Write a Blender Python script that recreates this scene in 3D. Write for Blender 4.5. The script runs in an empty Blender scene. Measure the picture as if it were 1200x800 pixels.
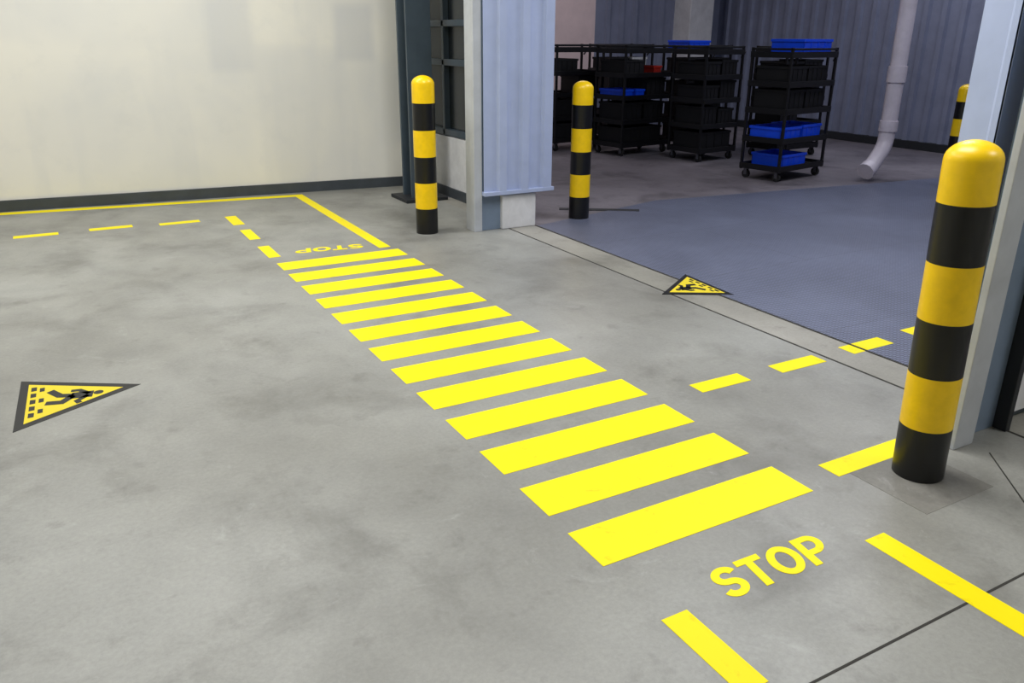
import bpy, math, random
from mathutils import Vector, Matrix
random.seed(4)
S=bpy.context.scene
S.view_settings.view_transform='Standard'
S.view_settings.look='None'
COL=bpy.context.collection
def lin(r,g,b):
    f=lambda c:(c/255/12.92) if c/255<=.04045 else ((c/255+.055)/1.055)**2.4
    return (f(r),f(g),f(b),1)
# ---------------------------------------------------------------- materials
def newmat(name):
    m=bpy.data.materials.new(name); m.use_nodes=True
    nt=m.node_tree; b=nt.nodes["Principled BSDF"]; return m,nt,b
def coords(nt):
    return nt.nodes.new("ShaderNodeTexCoord").outputs["Object"]
def noise(nt,vec,scale,detail=6,rough=.6,dist=0):
    n=nt.nodes.new("ShaderNodeTexNoise"); n.inputs["Scale"].default_value=scale
    n.inputs["Detail"].default_value=detail; n.inputs["Roughness"].default_value=rough
    n.inputs["Distortion"].default_value=dist; nt.links.new(vec,n.inputs["Vector"]); return n.outputs["Fac"]
def ramp(nt,fac,stops):
    r=nt.nodes.new("ShaderNodeValToRGB"); e=r.color_ramp.elements
    e[0].position,e[0].color=stops[0]; e[1].position,e[1].color=stops[1]
    for p,c in stops[2:]:
        x=e.new(p); x.color=c
    nt.links.new(fac,r.inputs[0]); return r.outputs[0]
def mix(nt,fac,a,b,mode='MIX'):
    m=nt.nodes.new("ShaderNodeMix"); m.data_type='RGBA'; m.blend_type=mode
    for s,v in ((0,fac),(6,a),(7,b)):
        if isinstance(v,(int,float)): m.inputs[s].default_value=v
        elif isinstance(v,tuple): m.inputs[s].default_value=v
        else: nt.links.new(v,m.inputs[s])
    return m.outputs[2]
def bump(nt,b,h,strength,dist=.01):
    n=nt.nodes.new("ShaderNodeBump"); n.inputs["Strength"].default_value=strength; n.inputs["Distance"].default_value=dist
    nt.links.new(h,n.inputs["Height"]); nt.links.new(n.outputs[0],b.inputs["Normal"])
W=(1,1,1,1)
def g(v): return (v,v,v,1)
def mapped(nt,v,sc=(1,1,1),loc=(0,0,0),rot=(0,0,0)):
    mp=nt.nodes.new("ShaderNodeMapping"); mp.inputs["Scale"].default_value=sc; mp.inputs["Location"].default_value=loc; mp.inputs["Rotation"].default_value=rot
    nt.links.new(v,mp.inputs[0]); return mp.outputs[0]
def concrete(name,c1,c2,c3,rough=.5,stain=.5):
    m,nt,b=newmat(name); v=coords(nt)
    big=noise(nt,v,.55,4,.5,.3)
    c=ramp(nt,big,[(.36,c1),(.64,c2)])
    mid=noise(nt,mapped(nt,v,(1,.8,1),(3,7,0),(0,0,.5)),2.4,6,.6,.3)
    c=mix(nt,.8,c,ramp(nt,mid,[(.3,g(.84)),(.5,g(1.0)),(.72,g(1.14))]),'MULTIPLY')
    st=noise(nt,mapped(nt,v,(1,1,1),(17,6,0)),1.5,8,.66,.3)
    c=mix(nt,ramp(nt,st,[(.32,g(stain)),(.48,g(0))]),c,c3)
    sm=noise(nt,mapped(nt,v,(1,1,1),(5,9,0)),6.5,6,.65,.3)
    c=mix(nt,ramp(nt,sm,[(.30,g(stain*.6)),(.42,g(0))]),c,c3)
    sc=noise(nt,mapped(nt,v,(1,1,1),(1,4,0)),3.2,9,.75,1.4)
    c=mix(nt,ramp(nt,sc,[(.60,g(0)),(.76,g(.4))]),c,lin(186,187,184))
    fine=noise(nt,v,55,6,.75)
    c=mix(nt,.8,c,ramp(nt,fine,[(.3,g(.84)),(.7,g(1.12))]),'MULTIPLY')
    nt.links.new(c,b.inputs["Base Color"])
    nt.links.new(ramp(nt,mid,[(.3,g(rough+.10)),(.7,g(rough-.06))]),b.inputs["Roughness"])
    bump(nt,b,fine,.1,.004); return m
def plain(name,c,rough=.5,metal=0,var=.12,scale=8,bmp=0):
    m,nt,b=newmat(name); v=coords(nt); n=noise(nt,v,scale,6,.65,.2)
    col=mix(nt,1.0,c,ramp(nt,n,[(.3,g(1-var)),(.7,g(1+var*.5))]),'MULTIPLY')
    nt.links.new(col,b.inputs["Base Color"]); b.inputs["Roughness"].default_value=rough
    b.inputs["Metallic"].default_value=metal
    if bmp: bump(nt,b,n,bmp,.005)
    return m
M={}
M['floor']=concrete("concrete_floor",lin(129,128,122),lin(154,154,149),lin(88,86,80),.40,.46)
M['floor2']=concrete("concrete_loading",lin(106,100,106),lin(132,126,132),lin(56,52,56),.45,.7)
M['strip']=concrete("threshold_concrete",lin(134,132,123),lin(158,155,147),lin(84,81,74),.55,.6)
M['pad']=concrete("patch_concrete",lin(118,116,110),lin(132,130,124),lin(84,81,76),.6,.5)
def yellow(name,c=(248,222,0),worn=.35):
    m,nt,b=newmat(name); v=coords(nt)
    n=noise(nt,v,9,8,.75,.5)
    col=ramp(nt,n,[(.28,lin(218,192,4)),(.42,lin(*c))])
    f=noise(nt,v,45,6,.8,.2)
    col=mix(nt,ramp(nt,f,[(.24,g(worn)),(.33,g(0))]),col,lin(150,142,80))
    nt.links.new(col,b.inputs["Base Color"]); b.inputs["Roughness"].default_value=.55
    b.inputs["Specular IOR Level"].default_value=.25
    return m
M['yellow']=yellow("yellow_floor_paint",(248,228,0))
M['yellow_old']=yellow("yellow_sign_paint",(222,200,44),.9)
M['bol_y']=plain("bollard_yellow",lin(252,208,2),.33,0,.1,14)
M['bol_k']=plain("bollard_black",lin(12,12,13),.35,0,.3,14)
def wallmat():
    m,nt,b=newmat("cream_wall_paint"); v=coords(nt)
    n=noise(nt,v,.8,3,.5,.3); n2=noise(nt,v,4,7,.6)
    c=ramp(nt,n,[(.35,lin(222,221,215)),(.6,lin(234,231,220))])
    c=mix(nt,ramp(nt,n2,[(.3,g(.18)),(.46,g(0))]),c,lin(206,206,203))
    n3=noise(nt,mapped(nt,v,(1.5,1.5,.25),(2,0,0)),1.4,3,.5,.2)
    c=mix(nt,ramp(nt,n3,[(.55,g(0)),(.64,g(.25))]),c,lin(210,211,210))
    def patch(x0,x1,z0,z1,k,w=.06):
        nonlocal c
        sp=nt.nodes.new("ShaderNodeSeparateXYZ"); nt.links.new(v,sp.inputs[0])
        def stp(o,a,inv):
            r=nt.nodes.new("ShaderNodeMapRange"); r.interpolation_type='SMOOTHSTEP'
            r.inputs[1].default_value=a-w; r.inputs[2].default_value=a+w
            r.inputs[3].default_value=1 if inv else 0; r.inputs[4].default_value=0 if inv else 1
            nt.links.new(o,r.inputs[0]); return r.outputs[0]
        fs=[stp(sp.outputs[0],x0,0),stp(sp.outputs[0],x1,1),stp(sp.outputs[2],z0,0),stp(sp.outputs[2],z1,1)]
        a=fs[0]
        for q in fs[1:]:
            mm=nt.nodes.new("ShaderNodeMath"); mm.operation='MULTIPLY'; nt.links.new(a,mm.inputs[0]); nt.links.new(q,mm.inputs[1]); a=mm.outputs[0]
        mm=nt.nodes.new("ShaderNodeMath"); mm.operation='MULTIPLY'; mm.inputs[1].default_value=k; nt.links.new(a,mm.inputs[0])
        c=mix(nt,mm.outputs[0],c,lin(196,198,201))
    patch(.2,.62,1.25,2.6,.35); patch(.62,1.5,.1,1.5,.2); patch(1.45,1.85,1.35,1.9,.5)
    nt.links.new(c,b.inputs["Base Color"]); b.inputs["Roughness"].default_value=.5; bump(nt,b,n2,.05,.01); return m
M['wall']=wallmat()
M['white']=plain("white_masonry_paint",lin(216,216,218),.7,0,.15,6)
M['pink']=plain("pinkish_wall_paint",lin(224,204,204),.7,0,.1,3)
M['ceil']=plain("ceiling_paint",lin(200,200,200),.8)
M['slate']=plain("slate_steel_paint",lin(66,78,88),.45,0,.15,5)
M['base']=plain("baseboard_slate",lin(64,70,76),.5,0,.2,6)
M['blue']=plain("periwinkle_cladding",lin(172,184,216),.4,.0,.08,4)
M['bluegrey']=plain("bluegrey_steel",lin(118,134,154),.45,0,.12,5)
M['light']=plain("light_grey_steel",lin(184,188,194),.42,0,.12,5)
M['dark']=plain("dark_channel",lin(30,33,38),.6,0,.2,6)
M['corr']=plain("slate_corrugated",lin(130,136,158),.5,.1,.15,3)
M['black']=plain("black_trolley_steel",lin(12,12,16),.5,.1,.2,8)
M['crate_k']=plain("black_crate_plastic",lin(9,9,13),.6,0,.2,8)
M['crate_b']=plain("blue_crate_plastic",lin(12,78,240),.4,0,.12,8)
M['crate_r']=plain("red_crate_plastic",lin(170,40,30),.4,0,.12,8)
M['pipe']=plain("white_pvc_pipe",lin(214,206,216),.4,0,.14,5)
M['glass']=plain("dark_glass",lin(34,40,44),.25,0,.3,3)
M['joint']=plain("dark_joint",lin(52,50,46),.9)
M['rubber']=plain("rubber_wheel",lin(30,30,30),.7)
M['zinc']=plain("zinc",lin(110,110,118),.4,.7)
def plate():
    m,nt,b=newmat("chequer_plate"); v=coords(nt)
    def lugs(rot,off):
        mp=mapped(nt,v,(18,46,1),(off,off,0),(0,0,rot))
        vo=nt.nodes.new("ShaderNodeTexVoronoi"); vo.voronoi_dimensions='2D'; vo.inputs["Randomness"].default_value=0; vo.inputs["Scale"].default_value=1
        nt.links.new(mp,vo.inputs["Vector"])
        return ramp(nt,vo.outputs["Distance"],[(.18,W),(.34,g(0))])
    h=mix(nt,1.0,lugs(math.radians(28),0),lugs(math.radians(-62),.5),'LIGHTEN')
    n=noise(nt,v,.9,6,.6,.6); n2=noise(nt,v,5,7,.65)
    c=ramp(nt,n,[(.3,lin(66,71,90)),(.7,lin(94,100,122))])
    c=mix(nt,.8,c,ramp(nt,n2,[(.3,g(.72)),(.7,g(1.15))]),'MULTIPLY')
    br=nt.nodes.new("ShaderNodeTexBrick"); br.inputs["Color1"].default_value=W; br.inputs["Color2"].default_value=g(.85); br.inputs["Mortar"].default_value=g(.3)
    br.inputs["Scale"].default_value=1; br.inputs["Mortar Size"].default_value=.005; br.inputs["Brick Width"].default_value=2.4; br.inputs["Row Height"].default_value=1.2
    nt.links.new(v,br.inputs["Vector"])
    c=mix(nt,.8,c,br.outputs[0],'MULTIPLY')
    c=mix(nt,mix(nt,1.0,h,g(.55),'MULTIPLY'),c,lin(156,162,186))
    nt.links.new(c,b.inputs["Base Color"]); b.inputs["Roughness"].default_value=.40; b.inputs["Metallic"].default_value=.2
    bump(nt,b,h,.5,.003); return m
M['plate']=plate()
# ---------------------------------------------------------------- mesh helpers
def empty(name,loc=(0,0,0),rot=0):
    e=bpy.data.objects.new(name,None); e.location=loc; e.rotation_euler=(0,0,rot); e.empty_display_size=.1; COL.objects.link(e); return e
def mesh(name,vs,fs,mat,parent=None,bevel=0,smooth=False):
    me=bpy.data.meshes.new(name); me.from_pydata(vs,[],fs); me.update()
    mats=mat if isinstance(mat,list) else [mat]
    for mm in mats: me.materials.append(mm)
    o=bpy.data.objects.new(name,me); COL.objects.link(o)
    if parent: o.parent=parent
    if smooth:
        for p in me.polygons: p.use_smooth=True
    if bevel:
        md=o.modifiers.new("bevel","BEVEL"); md.width=bevel; md.segments=2; md.limit_method='ANGLE'
    return o
BF=[(0,3,2,1),(4,5,6,7),(0,1,5,4),(1,2,6,5),(2,3,7,6),(3,0,4,7)]
def bv(x0,x1,y0,y1,z0,z1): return [(x0,y0,z0),(x1,y0,z0),(x1,y1,z0),(x0,y1,z0),(x0,y0,z1),(x1,y0,z1),(x1,y1,z1),(x0,y1,z1)]
def box(name,x0,x1,y0,y1,z0,z1,mat,parent=None,bevel=0):
    return mesh(name,bv(x0,x1,y0,y1,z0,z1),BF,mat,parent,bevel)
def boxes(name,L,mat,parent=None,bevel=0):
    vs=[];fs=[]
    for b in L:
        o=len(vs); vs+=bv(*b); fs+=[tuple(i+o for i in f) for f in BF]
    return mesh(name,vs,fs,mat,parent,bevel)
def wallseg(name,p,q,th,z0,z1,mat,parent=None,bevel=0):
    d=Vector(q)-Vector(p); n=Vector((-d.y,d.x)).normalized()*th
    P=[Vector(p),Vector(q),Vector(q)+n,Vector(p)+n]
    vs=[(v.x,v.y,z0) for v in P]+[(v.x,v.y,z1) for v in P]
    return mesh(name,vs,BF,mat,parent,bevel)
def corrugated(name,p,q,z0,z1,period,depth,mat,parent=None,thick=.003,rib=.25):
    p=Vector(p);q=Vector(q);d=q-p;L=d.length;d.normalize();n=Vector((-d.y,d.x))
    prof=[];s=0;sl=period*.07
    while s<L:
        for t,h in ((0,0),(period*(1-rib)-2*sl,0),(period*(1-rib)-sl,1),(period-sl,1)):
            if s+t<=L: prof.append((s+t,h*depth))
        s+=period
    prof.append((L,prof[-1][1]))
    vs=[];fs=[]
    for t,h in prof:
        a=p+d*t-n*h
        vs+=[(a.x,a.y,z0),(a.x,a.y,z1)]
    for i in range(len(prof)-1): fs.append((2*i,2*i+2,2*i+3,2*i+1))
    o=mesh(name,vs,fs,mat,parent); md=o.modifiers.new("s","SOLIDIFY"); md.thickness=thick; md.offset=1; return o
def tube(name,pts,r,mat,parent=None,n=16,cap=True):
    cu=bpy.data.curves.new(name,"CURVE"); cu.dimensions='3D'; cu.bevel_depth=r; cu.bevel_resolution=max(1,n//4-1); cu.use_fill_caps=cap
    sp=cu.splines.new('POLY'); sp.points.add(len(pts)-1)
    for a,b in zip(sp.points,pts): a.co=(*b,1)
    o=bpy.data.objects.new(name,cu); COL.objects.link(o)
    dg=bpy.context.evaluated_depsgraph_get(); me=bpy.data.meshes.new_from_object(o.evaluated_get(dg)); bpy.data.objects.remove(o)
    o=bpy.data.objects.new(name,me); COL.objects.link(o); me.materials.clear(); me.materials.append(mat)
    for p in me.polygons: p.use_smooth=True
    if parent:o.parent=parent
    return o
ZP=.0015
def flat(name,polys,mat,parent=None,z=ZP):
    vs=[];fs=[]
    for pl in polys:
        A=sum(pl[i][0]*pl[(i+1)%len(pl)][1]-pl[(i+1)%len(pl)][0]*pl[i][1] for i in range(len(pl)))
        if A<0: pl=pl[::-1]
        o=len(vs);n=len(pl)
        vs+=[(x,y,z) for x,y in pl]+[(x,y,0.0) for x,y in pl]
        fs.append(tuple(range(o,o+n)))
        fs+=[(o+i,o+n+i,o+n+(i+1)%n,o+(i+1)%n) for i in range(n)]
    return mesh(name,vs,fs,mat,parent)
def rect(x0,x1,y0,y1): return [(x0,y0),(x1,y0),(x1,y1),(x0,y1)]
def stroke(pts,w):
    P=[Vector(p) for p in pts]; closed=(P[0]-P[-1]).length<1e-6
    if closed: P=P[:-1]
    n=len(P);Lf=[];Rt=[]
    for i in range(n):
        a=P[i-1] if (i>0 or closed) else None; b=P[(i+1)%n] if (i<n-1 or closed) else None
        d1=(P[i]-a).normalized() if a is not None else None; d2=(b-P[i]).normalized() if b is not None else None
        if d1 is None:d1=d2
        if d2 is None:d2=d1
        nn=(Vector((-d1.y,d1.x))+Vector((-d2.y,d2.x))).normalized(); k=nn.dot(Vector((-d1.y,d1.x)))
        off=nn*(w/2/max(k,.4)); Lf.append(P[i]+off); Rt.append(P[i]-off)
    out=[]
    for i in range(n if closed else n-1):
        j=(i+1)%n; out.append([tuple(Rt[i]),tuple(Rt[j]),tuple(Lf[j]),tuple(Lf[i])])
    return out
def arc(cx,cy,rx,ry,a0,a1,n=16):
    return [(cx+rx*math.cos(math.radians(a0+(a1-a0)*i/n)),cy+ry*math.sin(math.radians(a0+(a1-a0)*i/n))) for i in range(n+1)]
def stop_polys():
    w=.19;out=[];x=0
    s=arc(.31,.7,.215,.2,15,270)+arc(.31,.3,.215,.2,90,-165)[1:]
    out+=[[(px+x,py) for px,py in q] for q in stroke(s,w)]; x+=.62+.07
    for q in (stroke([(0,.905),(.62,.905)],w)+stroke([(.31,.81),(.31,0)],w)): out.append([(a+x,b) for a,b in q])
    x+=.62+.06
    o=arc(.38,.5,.285,.405,0,360,32); o[-1]=o[0]
    out+=[[(a+x,b) for a,b in q] for q in stroke(o,w)]; x+=.76+.08
    pp=[(.19,.91),(.34,.91)]+arc(.34,.67,.22,.24,90,-90)[1:]+[(.19,.43)]
    for q in stroke(pp,w*.95)+stroke([(.095,1.0),(.095,0)],w): out.append([(a+x,b) for a,b in q])
    return out,x+.66
def stop_text(name,cx,cy,wd,ht,rot,shear=0):
    polys,tw=stop_polys(); c,s=math.cos(rot),math.sin(rot);res=[]
    for k,q in enumerate(polys):
        r=[]
        for a,b in q:
            u=(a/tw-.5)*wd+shear*(b-.5)*ht; v=(b-.5)*ht
            r.append((cx+u*c-v*s,cy+u*s+v*c))
        res.append(r)
    return flat(name,res,M['yellow'])
# ---------------------------------------------------------------- shell
H=4.4
box("floor",-6,2.12,-5,8.2,-.1,0,M['floor'])
boxes("floor_loading_bay",[(2.38,10.6,-.9,11.2,-.1,0),(2.12,2.38,-.9,-.55,-.1,0),(2.12,2.38,6.0,11.2,-.1,0)],M['floor2'])
box("floor_side",2.12,6,-5,-.9,-.1,0,M['floor'])
box("trim_threshold",2.12,2.38,-.55,6.0,-.1,.0005,M['strip'])
boxes("trim_threshold_joint",[(2.105,2.12,-.4,4.5,-.02,.001),(2.375,2.39,0.1,4.5,-.02,.0035)],M['joint'])
def wy(x): return 7.33-.1*(x+1.86)
wallseg("wall_back",(-6,wy(-6)),(2.5,wy(2.5)),.2,0,H,M['wall'])
wallseg("baseboard_back",(-6,wy(-6)-.025),(2.12,wy(2.12)-.025),.024,0,.105,M['base'])
box("wall_left",-6.2,-6,-5,8.2,0,H,M['wall'])
box("wall_front",-6,6,-5.2,-5,0,H,M['wall'])
box("wall_side",6,6.2,-5,-.1,0,H,M['wall'])
box("ceiling",-6.2,10.8,-5.2,11.4,H,H+.1,M['ceil'])
pt=empty("wall_partition")
box("dado",2.30,2.45,4.62,7.05,.1,.62,M['white'],pt)
box("plinth",2.28,2.45,4.62,7.05,0,.1,M['base'],pt)
box("glazing",2.37,2.39,4.62,7.05,.62,H,M['glass'],pt)
L=[(2.31,2.43,4.62,7.05,z-.03,z+.03) for z in (.66,1.35,1.72,2.6,3.4)]
L+=[(2.31,2.43,y-.025,y+.025,.62,H) for y in (4.9,5.5,6.2,6.95)]
boxes("window_frame",L,M['slate'],pt,.004)
corrugated("wall_right",(10.4,-.9),(10.4,11.0),0,H,.30,-.05,M['corr'])
box("wall_bay_back_plaster",2.45,7.5,11.0,11.2,0,H,M['pink'])
corrugated("wall_bay_back",(10.4,11.0),(7.5,11.0),0,H,.30,-.05,M['corr'])
corrugated("wall_bay_near",(2.9,.45),(10.4,.45),0,H,.30,-.04,M['corr'])
box("baseboard_right",10.30,10.42,.5,11,0,.12,M['dark'])
box("wall_return",2.12,6,0.02,.2,0,H,M['slate'])
box("baseboard_return",2.14,6,-.012,.02,.05,.45,M['white'])
pil=empty("concrete_pillar"); box("shaft",9.25,9.8,10.5,11.0,0,H,M['white'],pil,.01); box("foot",9.2,9.85,10.45,11.0,0,.2,M['dark'],pil)
box("wall_header",2.15,2.4,.2,4.6,3.3,H,M['slate'])
c=empty("steel_column")
boxes("i_beam",[(1.84,2.10,6.0,6.03,.03,H),(1.84,2.10,6.22,6.25,.03,H),(1.955,1.985,6.03,6.22,.03,H)],M['slate'],c,.003)
box("base_plate",1.74,2.2,5.9,6.34,0,.035,M['dark'],c,.004)
j=empty("sliding_door_jamb")
boxes("corner_post",[(1.775,1.85,4.44,4.47,0,H),(1.775,1.80,4.47,4.60,0,H)],M['light'],j,.003)
box("post_web",1.80,2.04,4.46,4.62,0,H,M['bluegrey'],j,.004)
box("plinth",2.04,2.38,4.42,4.62,0,.30,M['white'],j,.01)
corrugated("cladding",(1.86,4.43),(2.52,4.43),.34,H,.22,.035,M['blue'],j,rib=.3)
corrugated("cladding_end",(2.52,4.43),(2.52,4.62),.34,H,.2,.01,M['blue'],j)
box("bottom_rail",1.85,2.55,4.39,4.63,.31,.345,M['blue'],j,.004)
box("core",1.87,2.51,4.45,4.60,.345,H,M['bluegrey'],j)
k=empty("sliding_door_jamb")
boxes("corner_post",[(1.735,1.865,-.055,-.025,0,H)],M['light'],k,.003)
boxes("channel_back",[(1.87,2.12,.0,.03,0,H),(1.83,1.86,-.025,.03,0,H)],M['bluegrey'],k,.002)
boxes("channel_lips",[(2.09,2.125,-.06,.0,0,H)],M['dark'],k,.003)
corrugated("cladding",(2.12,.27),(2.8,.27),.34,H,.22,.028,M['blue'],k,rib=.3)
corrugated("cladding_end",(2.12,.43),(2.12,.27),.34,H,.2,.01,M['blue'],k)
box("bottom_rail",2.10,2.83,.23,.44,.31,.345,M['blue'],k,.004)
box("core",2.13,2.8,.29,.43,.345,H,M['bluegrey'],k)
box("plinth",2.3,2.7,.26,.43,0,.30,M['white'],k,.01)
# ---------------------------------------------------------------- bollards
def bollard(x,y,h,r=.094,lean=(0,0),z=0):
    band=h/6;N=40
    ring=[]
    for i in range(6):
        z0=i*band; z1=(i+1)*band if i<5 else h-r*.72
        ring+=[(z0,r,i%2)]
        if i==5: ring.append((z1,r,1))
    zz=h-r*.72
    for a in range(1,9):
        t=math.radians(90*a/8); ring.append((zz+r*.72*math.sin(t),max(r*math.cos(t),.001),1))
    vs=[];fs=[];mi=[]
    for z_,rr,_ in ring:
        for s in range(N):
            a=2*math.pi*s/N; vs.append((rr*math.cos(a),rr*math.sin(a),z_))
    for i in range(len(ring)-1):
        for s in range(N):
            fs.append((i*N+s,i*N+(s+1)%N,(i+1)*N+(s+1)%N,(i+1)*N+s)); mi.append(1 if (i%2==0 and i<5) else 0)
    fs.append(tuple((len(ring)-1)*N+s for s in range(N))); mi.append(0)
    o=mesh("safety_bollard",vs,fs,[M['bol_y'],M['bol_k']],None,0,True)
    for p,q in zip(o.data.polygons,mi): p.material_index=q
    o.location=(x,y,z)
    up=Vector((lean[0],lean[1],1)).normalized(); o.rotation_mode='QUATERNION'; o.rotation_quaternion=Vector((0,0,1)).rotation_difference(up)
    return o
bollard(1.442,-.098,1.28,lean=(-.022,.012),z=.003)
bollard(1.412,4.635,1.30)
bollard(2.917,4.526,1.235)
bollard(7.78,4.02,1.13)
box("bollard_base_patch",1.20,1.60,-.31,.04,-.01,.001,M['pad'])
# ---------------------------------------------------------------- floor markings
P=.333;w=.211;Lx=.967
flat("pedestrian_crossing",[rect(0,Lx,i*P,i*P+w) for i in range(13)],M['yellow'])
stop_text("stop_lettering",.492,-.258,.475,.142,math.radians(-1.0),.15)
stop_text("stop_lettering",.485,4.47,.54,.135,math.radians(180-7),.1)
flat("floor_line",[[(-3.5,7.36),(.845,6.80),(.94,6.80),(.94,6.90),(-3.5,7.47)], rect(.845,.94,4.30,6.80)],M['yellow'])
flat("floor_line",[rect(.866,.963,-2.2,-.311)],M['yellow'])
flat("dashed_floor_line",[rect(-1.73-.58*n,-1.395-.58*n,6.01,6.11) for n in (0,1,2)]+[rect(-1.157,-.81,6.03,6.13),rect(-.593,-.25,5.98,6.075)]
  +[rect(-.015,.085,5.69,6.10),rect(-.01,.08,5.06,5.46),rect(-.01,.08,4.40,4.79)],M['yellow'])
flat("dashed_floor_line",[rect(0,.097,-.62,-.293),rect(0,.097,-1.2,-.86)],M['yellow'])
flat("dashed_floor_line",[rect(1.215,1.53,.89,.99),rect(1.743,2.065,.882,.985),rect(1.14,1.92,.026,.128)],M['yellow'])
flat("dashed_floor_line",[rect(2.39,2.61,.885,.995),rect(2.83,3.15,.9,1.01),rect(3.37,3.69,.9,1.01)],M['yellow'],None,.0052)
flat("dashed_floor_line",[rect(2.287,2.374,.885,.995)],M['yellow'],None,.002)
flat("floor_joint",[rect(-6,2.1,-.684,-.676),[(1.845,-.14),(1.852,-.14),(1.50,-.54),(1.492,-.54)]],M['joint'],None,.0012)
mesh("steel_floor_plate",[(x,y,z) for z in (0,.004) for x,y in ((2.39,.46),(8.3,.46),(8.1,4.40),(4.1,4.86),(2.39,4.40))],
 [(4,3,2,1,0),(5,6,7,8,9)]+[(i,(i+1)%5,5+(i+1)%5,5+i) for i in range(5)],M['plate'])
dgr=empty("drain_grate"); 
mesh("slot",[(2.95,4.92,.004),(3.0,5.0,.004),(3.66,4.56,.006),(3.6,4.48,.006),(2.95,4.92,0),(3.0,5.0,0),(3.66,4.56,0),(3.6,4.48,0)],[(3,2,1,0),(0,1,5,4),(1,2,6,5),(2,3,7,6),(3,0,4,7)],M['dark'],dgr)
def tri_sign(v0,v1,apex,flip=1):
    e=empty("pedestrian_warning_floor_sign")
    v0,v1,ap=Vector(v0),Vector(v1),Vector(apex); u=(v1-v0); s=u.length; mid=(v0+v1)/2; up=ap-mid; hh=up.length
    u.normalize(); up.normalize()
    def T(a,b): q=mid+u*(a*s*flip)+up*(b*hh); return (q.x,q.y)
    z0=.0008 if v0.x<2 else .0050
    flat("border",[[T(-.5,0),T(.5,0),T(0,1)]],M['black'],e,z0+.0006)
    flat("field",[[T(-.39,.07),T(.39,.07),T(0,.85)]],M['yellow_old'],e,z0+.0012)
    fig=[]
    fig.append(arc(.02,.645,.038,.042,0,360,14)[:-1])
    for pts,w in (([(.03,.60),(.0,.42)],.12),([(.0,.44),(.10,.35),(.07,.22)],.07),([(.0,.44),(-.04,.33),(-.17,.25)],.07),
                  ([(.04,.56),(.12,.47),(.17,.49)],.048),([(.01,.57),(-.09,.49),(-.10,.42)],.048)):
        fig+=stroke(pts,w)
    for a in (-.31,-.18,-.05,.08,.21): 
        fig.append([(a,.095),(a+.085,.095),(a+.08,.14),(a+.005,.14)])
    for a in (-.27,-.05,.16): fig.append([(a,.165),(a+.08,.165),(a+.075,.205),(a+.0,.205)])
    flat("pictogram",[[T(a,b) for a,b in q] for q in fig],M['black'],e,z0+.0018)
    return e
tri_sign((-1.649,2.592),(-1.677,1.984),(-1.14,2.281))
tri_sign((2.466,1.992),(2.507,2.527),(2.056,2.232))
# ---------------------------------------------------------------- downpipe
d=empty("drain_downpipe")
def smooth_path(pts,it=3):
    for _ in range(it):
        q=[pts[0]]
        for a,b in zip(pts[:-1],pts[1:]):
            a=Vector(a);b=Vector(b); q+=[tuple(a*.75+b*.25),tuple(a*.25+b*.75)]
        q.append(pts[-1]); pts=q
    return pts
tube("pipe",smooth_path([(7.5,4.75,H),(7.5,4.75,.8),(7.5,4.75,.50),(7.46,4.74,.36),(7.24,4.70,.17),(7.13,4.68,.11)]),.092,M['pipe'],d,24)
tube("socket",[(7.5,4.75,1.30),(7.5,4.75,1.12)],.106,M['pipe'],d,24)
tube("outlet_collar",[(7.21,4.695,.155),(7.12,4.68,.112)],.104,M['pipe'],d,24)
tube("socket_bend",[(7.5,4.75,.68),(7.5,4.75,.56)],.106,M['pipe'],d,24)
boxes("wall_bracket",[(7.49,10.4,4.735,4.765,2.6,2.63)],M['zinc'],d)
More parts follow.
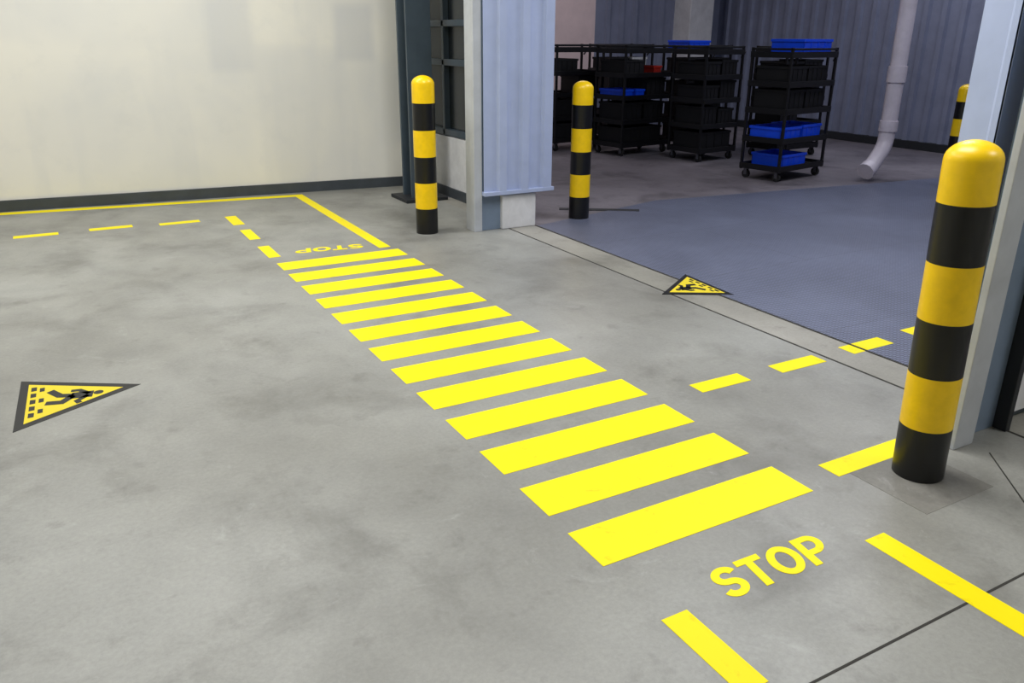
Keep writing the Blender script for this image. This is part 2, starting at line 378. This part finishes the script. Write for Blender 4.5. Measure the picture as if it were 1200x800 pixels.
# ---------------------------------------------------------------- trolleys with crates
def crate(parent,x,y,z,w,dp,h,mat):
    t=.012
    L=[(x,x+w,y,y+dp,z,z+t),(x,x+w,y,y+t,z,z+h),(x,x+w,y+dp-t,y+dp,z,z+h),(x,x+t,y,y+dp,z,z+h),(x+w-t,x+w,y,y+dp,z,z+h),
       (x-.01,x+w+.01,y-.01,y+.004,z+h-.03,z+h),(x-.01,x+w+.01,y+dp-.004,y+dp+.01,z+h-.03,z+h),(x-.01,x+.004,y,y+dp,z+h-.03,z+h),(x+w-.004,x+w+.01,y,y+dp,z+h-.03,z+h)]
    for i in range(1,4): L.append((x+w*i/4-.005,x+w*i/4+.005,y-.007,y,z,z+h-.03))
    boxes("crate",L,mat,parent,.002)
def trolley(x,y,rot,crates,W_=.9,D_=.55,hs=(.15,.47,.8,1.1,1.42),top=1.5):
    e=empty("shelf_trolley",(x,y,0),rot); t=.016
    L=[]
    for px in (0,W_-.03):
        for py in (0,D_-.03): L.append((px,px+.03,py,py+.03,.11,top))
    for z in (top-.03,):
        L+=[(0,W_,0,.025,z,z+.025),(0,W_,D_-.025,D_,z,z+.025),(0,.025,0,D_,z,z+.025),(W_-.025,W_,0,D_,z,z+.025)]
    boxes("frame",L,M['black'],e,.003)
    L=[]
    for z in hs:
        L+=[(.01,W_-.01,.01,D_-.01,z-.02,z),(0,W_,-.006,.012,z-.03,z+.035),(0,W_,D_-.012,D_+.006,z-.03,z+.035),(-.006,.012,0,D_,z-.03,z+.035),(W_-.012,W_+.006,0,D_,z-.03,z+.035)]
    boxes("shelves",L,M['black'],e,.002)
    for px in (.06,W_-.06):
        for py in (.06,D_-.06):
            tube("castor_wheel",[(px-.016,py,.05),(px+.016,py,.05)],.05,M['rubber'],e,20)
            boxes("castor_fork",[(px-.026,px-.02,py-.02,py+.02,.04,.115),(px+.02,px+.026,py-.02,py+.02,.04,.115),(px-.035,px+.035,py-.035,py+.035,.112,.124)],M['zinc'],e,.001)
    tube("push_handle",[(W_,.05,top-.15),(W_+.07,.05,top-.08),(W_+.07,D_-.05,top-.08),(W_,D_-.05,top-.15)],.012,M['black'],e,8)
    for (tier,cx,w,h,mt) in crates: crate(e,cx,.06,hs[tier]+.001,w,D_-.12,h,M[mt])
    return e
R=math.radians
trolley(6.08,5.06,R(10),[(4,.30,.58,.17,'crate_b'),(3,.05,.38,.2,'crate_k'),(3,.46,.38,.2,'crate_k'),(2,.05,.38,.24,'crate_k'),(2,.46,.38,.24,'crate_k'),(1,.05,.40,.15,'crate_b'),(1,.50,.38,.16,'crate_b'),(0,.15,.48,.15,'crate_b')],.95,.55)
trolley(6.35,6.75,R(6),[(3,.05,.30,.2,'crate_k'),(3,.38,.30,.22,'crate_k'),(2,.05,.30,.2,'crate_k'),(2,.38,.30,.26,'crate_k'),(1,.05,.30,.26,'crate_k'),(1,.38,.30,.22,'crate_k'),(0,.05,.62,.24,'crate_k')],.74,.6)
trolley(5.75,7.70,R(8),[(3,.05,.38,.2,'crate_k'),(3,.62,.16,.12,'crate_r'),(2,.05,.18,.11,'crate_b'),(2,.28,.18,.11,'crate_b'),(2,.5,.38,.26,'crate_k'),(1,.05,.38,.26,'crate_k'),(1,.47,.40,.26,'crate_k'),(0,.05,.8,.24,'crate_k')],.98,.6)
trolley(5.2,8.6,R(5),[(3,.05,.38,.2,'crate_k'),(2,.46,.38,.26,'crate_k'),(1,.05,.38,.26,'crate_k'),(1,.47,.34,.26,'crate_k'),(0,.05,.8,.24,'crate_k')])
trolley(6.95,7.8,R(4),[(4,.05,.42,.14,'crate_b'),(3,.05,.38,.22,'crate_k'),(3,.5,.38,.22,'crate_k'),(2,.05,.38,.2,'crate_k'),(2,.46,.38,.22,'crate_k'),(1,.05,.38,.22,'crate_k'),(1,.47,.34,.22,'crate_k'),(0,.05,.8,.24,'crate_k')])
trolley(7.55,6.5,R(4),[(3,.05,.38,.2,'crate_k'),(3,.46,.38,.22,'crate_k'),(2,.05,.38,.2,'crate_k'),(2,.46,.38,.22,'crate_k'),(1,.05,.38,.22,'crate_k'),(0,.05,.8,.24,'crate_k')])
trolley(6.5,9.1,R(4),[(3,.05,.38,.2,'crate_k'),(3,.5,.3,.2,'white'),(2,.05,.38,.24,'crate_k'),(1,.47,.34,.22,'crate_k'),(0,.05,.8,.24,'crate_k')])
# ---------------------------------------------------------------- lights
def lamp(x,y,sx,sy,power,col=(1,1,1),z=H-.12):
    e=empty("ceiling_or_fill_lamp",(x,y,z))
    box("housing",-sx/2-.04,sx/2+.04,-sy/2-.04,sy/2+.04,.02,.11,M['light'],e)
    l=bpy.data.lights.new("tube_or_fill_light","AREA"); l.shape='RECTANGLE'; l.size=sx; l.size_y=sy; l.energy=power; l.color=col
    o=bpy.data.objects.new("tube_or_fill_light",l); COL.objects.link(o); o.parent=e; o.location=(0,0,0)
lamp(-2.8,2.6,1.2,2.6,76,(1,1,.98))
lamp(.9,1.2,1.2,2.6,155,(1,1,.99))
lamp(-1.0,5.0,4.0,.8,140,(1,1,.97))
lamp(3.6,-2.4,1.6,.8,75,(.97,.98,1))  # added fill, no known fixture here: brightens the near jamb and cladding
lamp(4.6,2.8,2.0,1.2,92,(.88,.91,1))  # added bluish fill, no known fixture here: tints the floor plate blue
lamp(8.6,4.8,.6,4.0,85,(.88,.90,1))
lamp(5.6,9.2,2.0,1.0,46,(.98,.92,.94))
wd=bpy.data.worlds.new("world"); S.world=wd; wd.use_nodes=True
wd.node_tree.nodes["Background"].inputs[0].default_value=(.6,.65,.8,1); wd.node_tree.nodes["Background"].inputs[1].default_value=.2
# ---------------------------------------------------------------- camera
f,yaw,pi_,ro,cx,cy=946.03,.5125,.3612,.0064,-1.3316,-1.7560
F=Vector((math.sin(yaw)*math.cos(pi_),math.cos(yaw)*math.cos(pi_),-math.sin(pi_)))
Rr=Vector((math.cos(yaw),-math.sin(yaw),0)); U=Rr.cross(F)
R2=Rr*math.cos(ro)+U*math.sin(ro); U2=-Rr*math.sin(ro)+U*math.cos(ro)
cd=bpy.data.cameras.new("camera"); cam=bpy.data.objects.new("camera",cd); COL.objects.link(cam)
mw=Matrix((R2,U2,-F)).transposed().to_4x4(); mw.translation=(cx,cy,1.6); cam.matrix_world=mw
cd.sensor_width=36; cd.lens=f/1200*36; cd.clip_start=.05
S.camera=cam
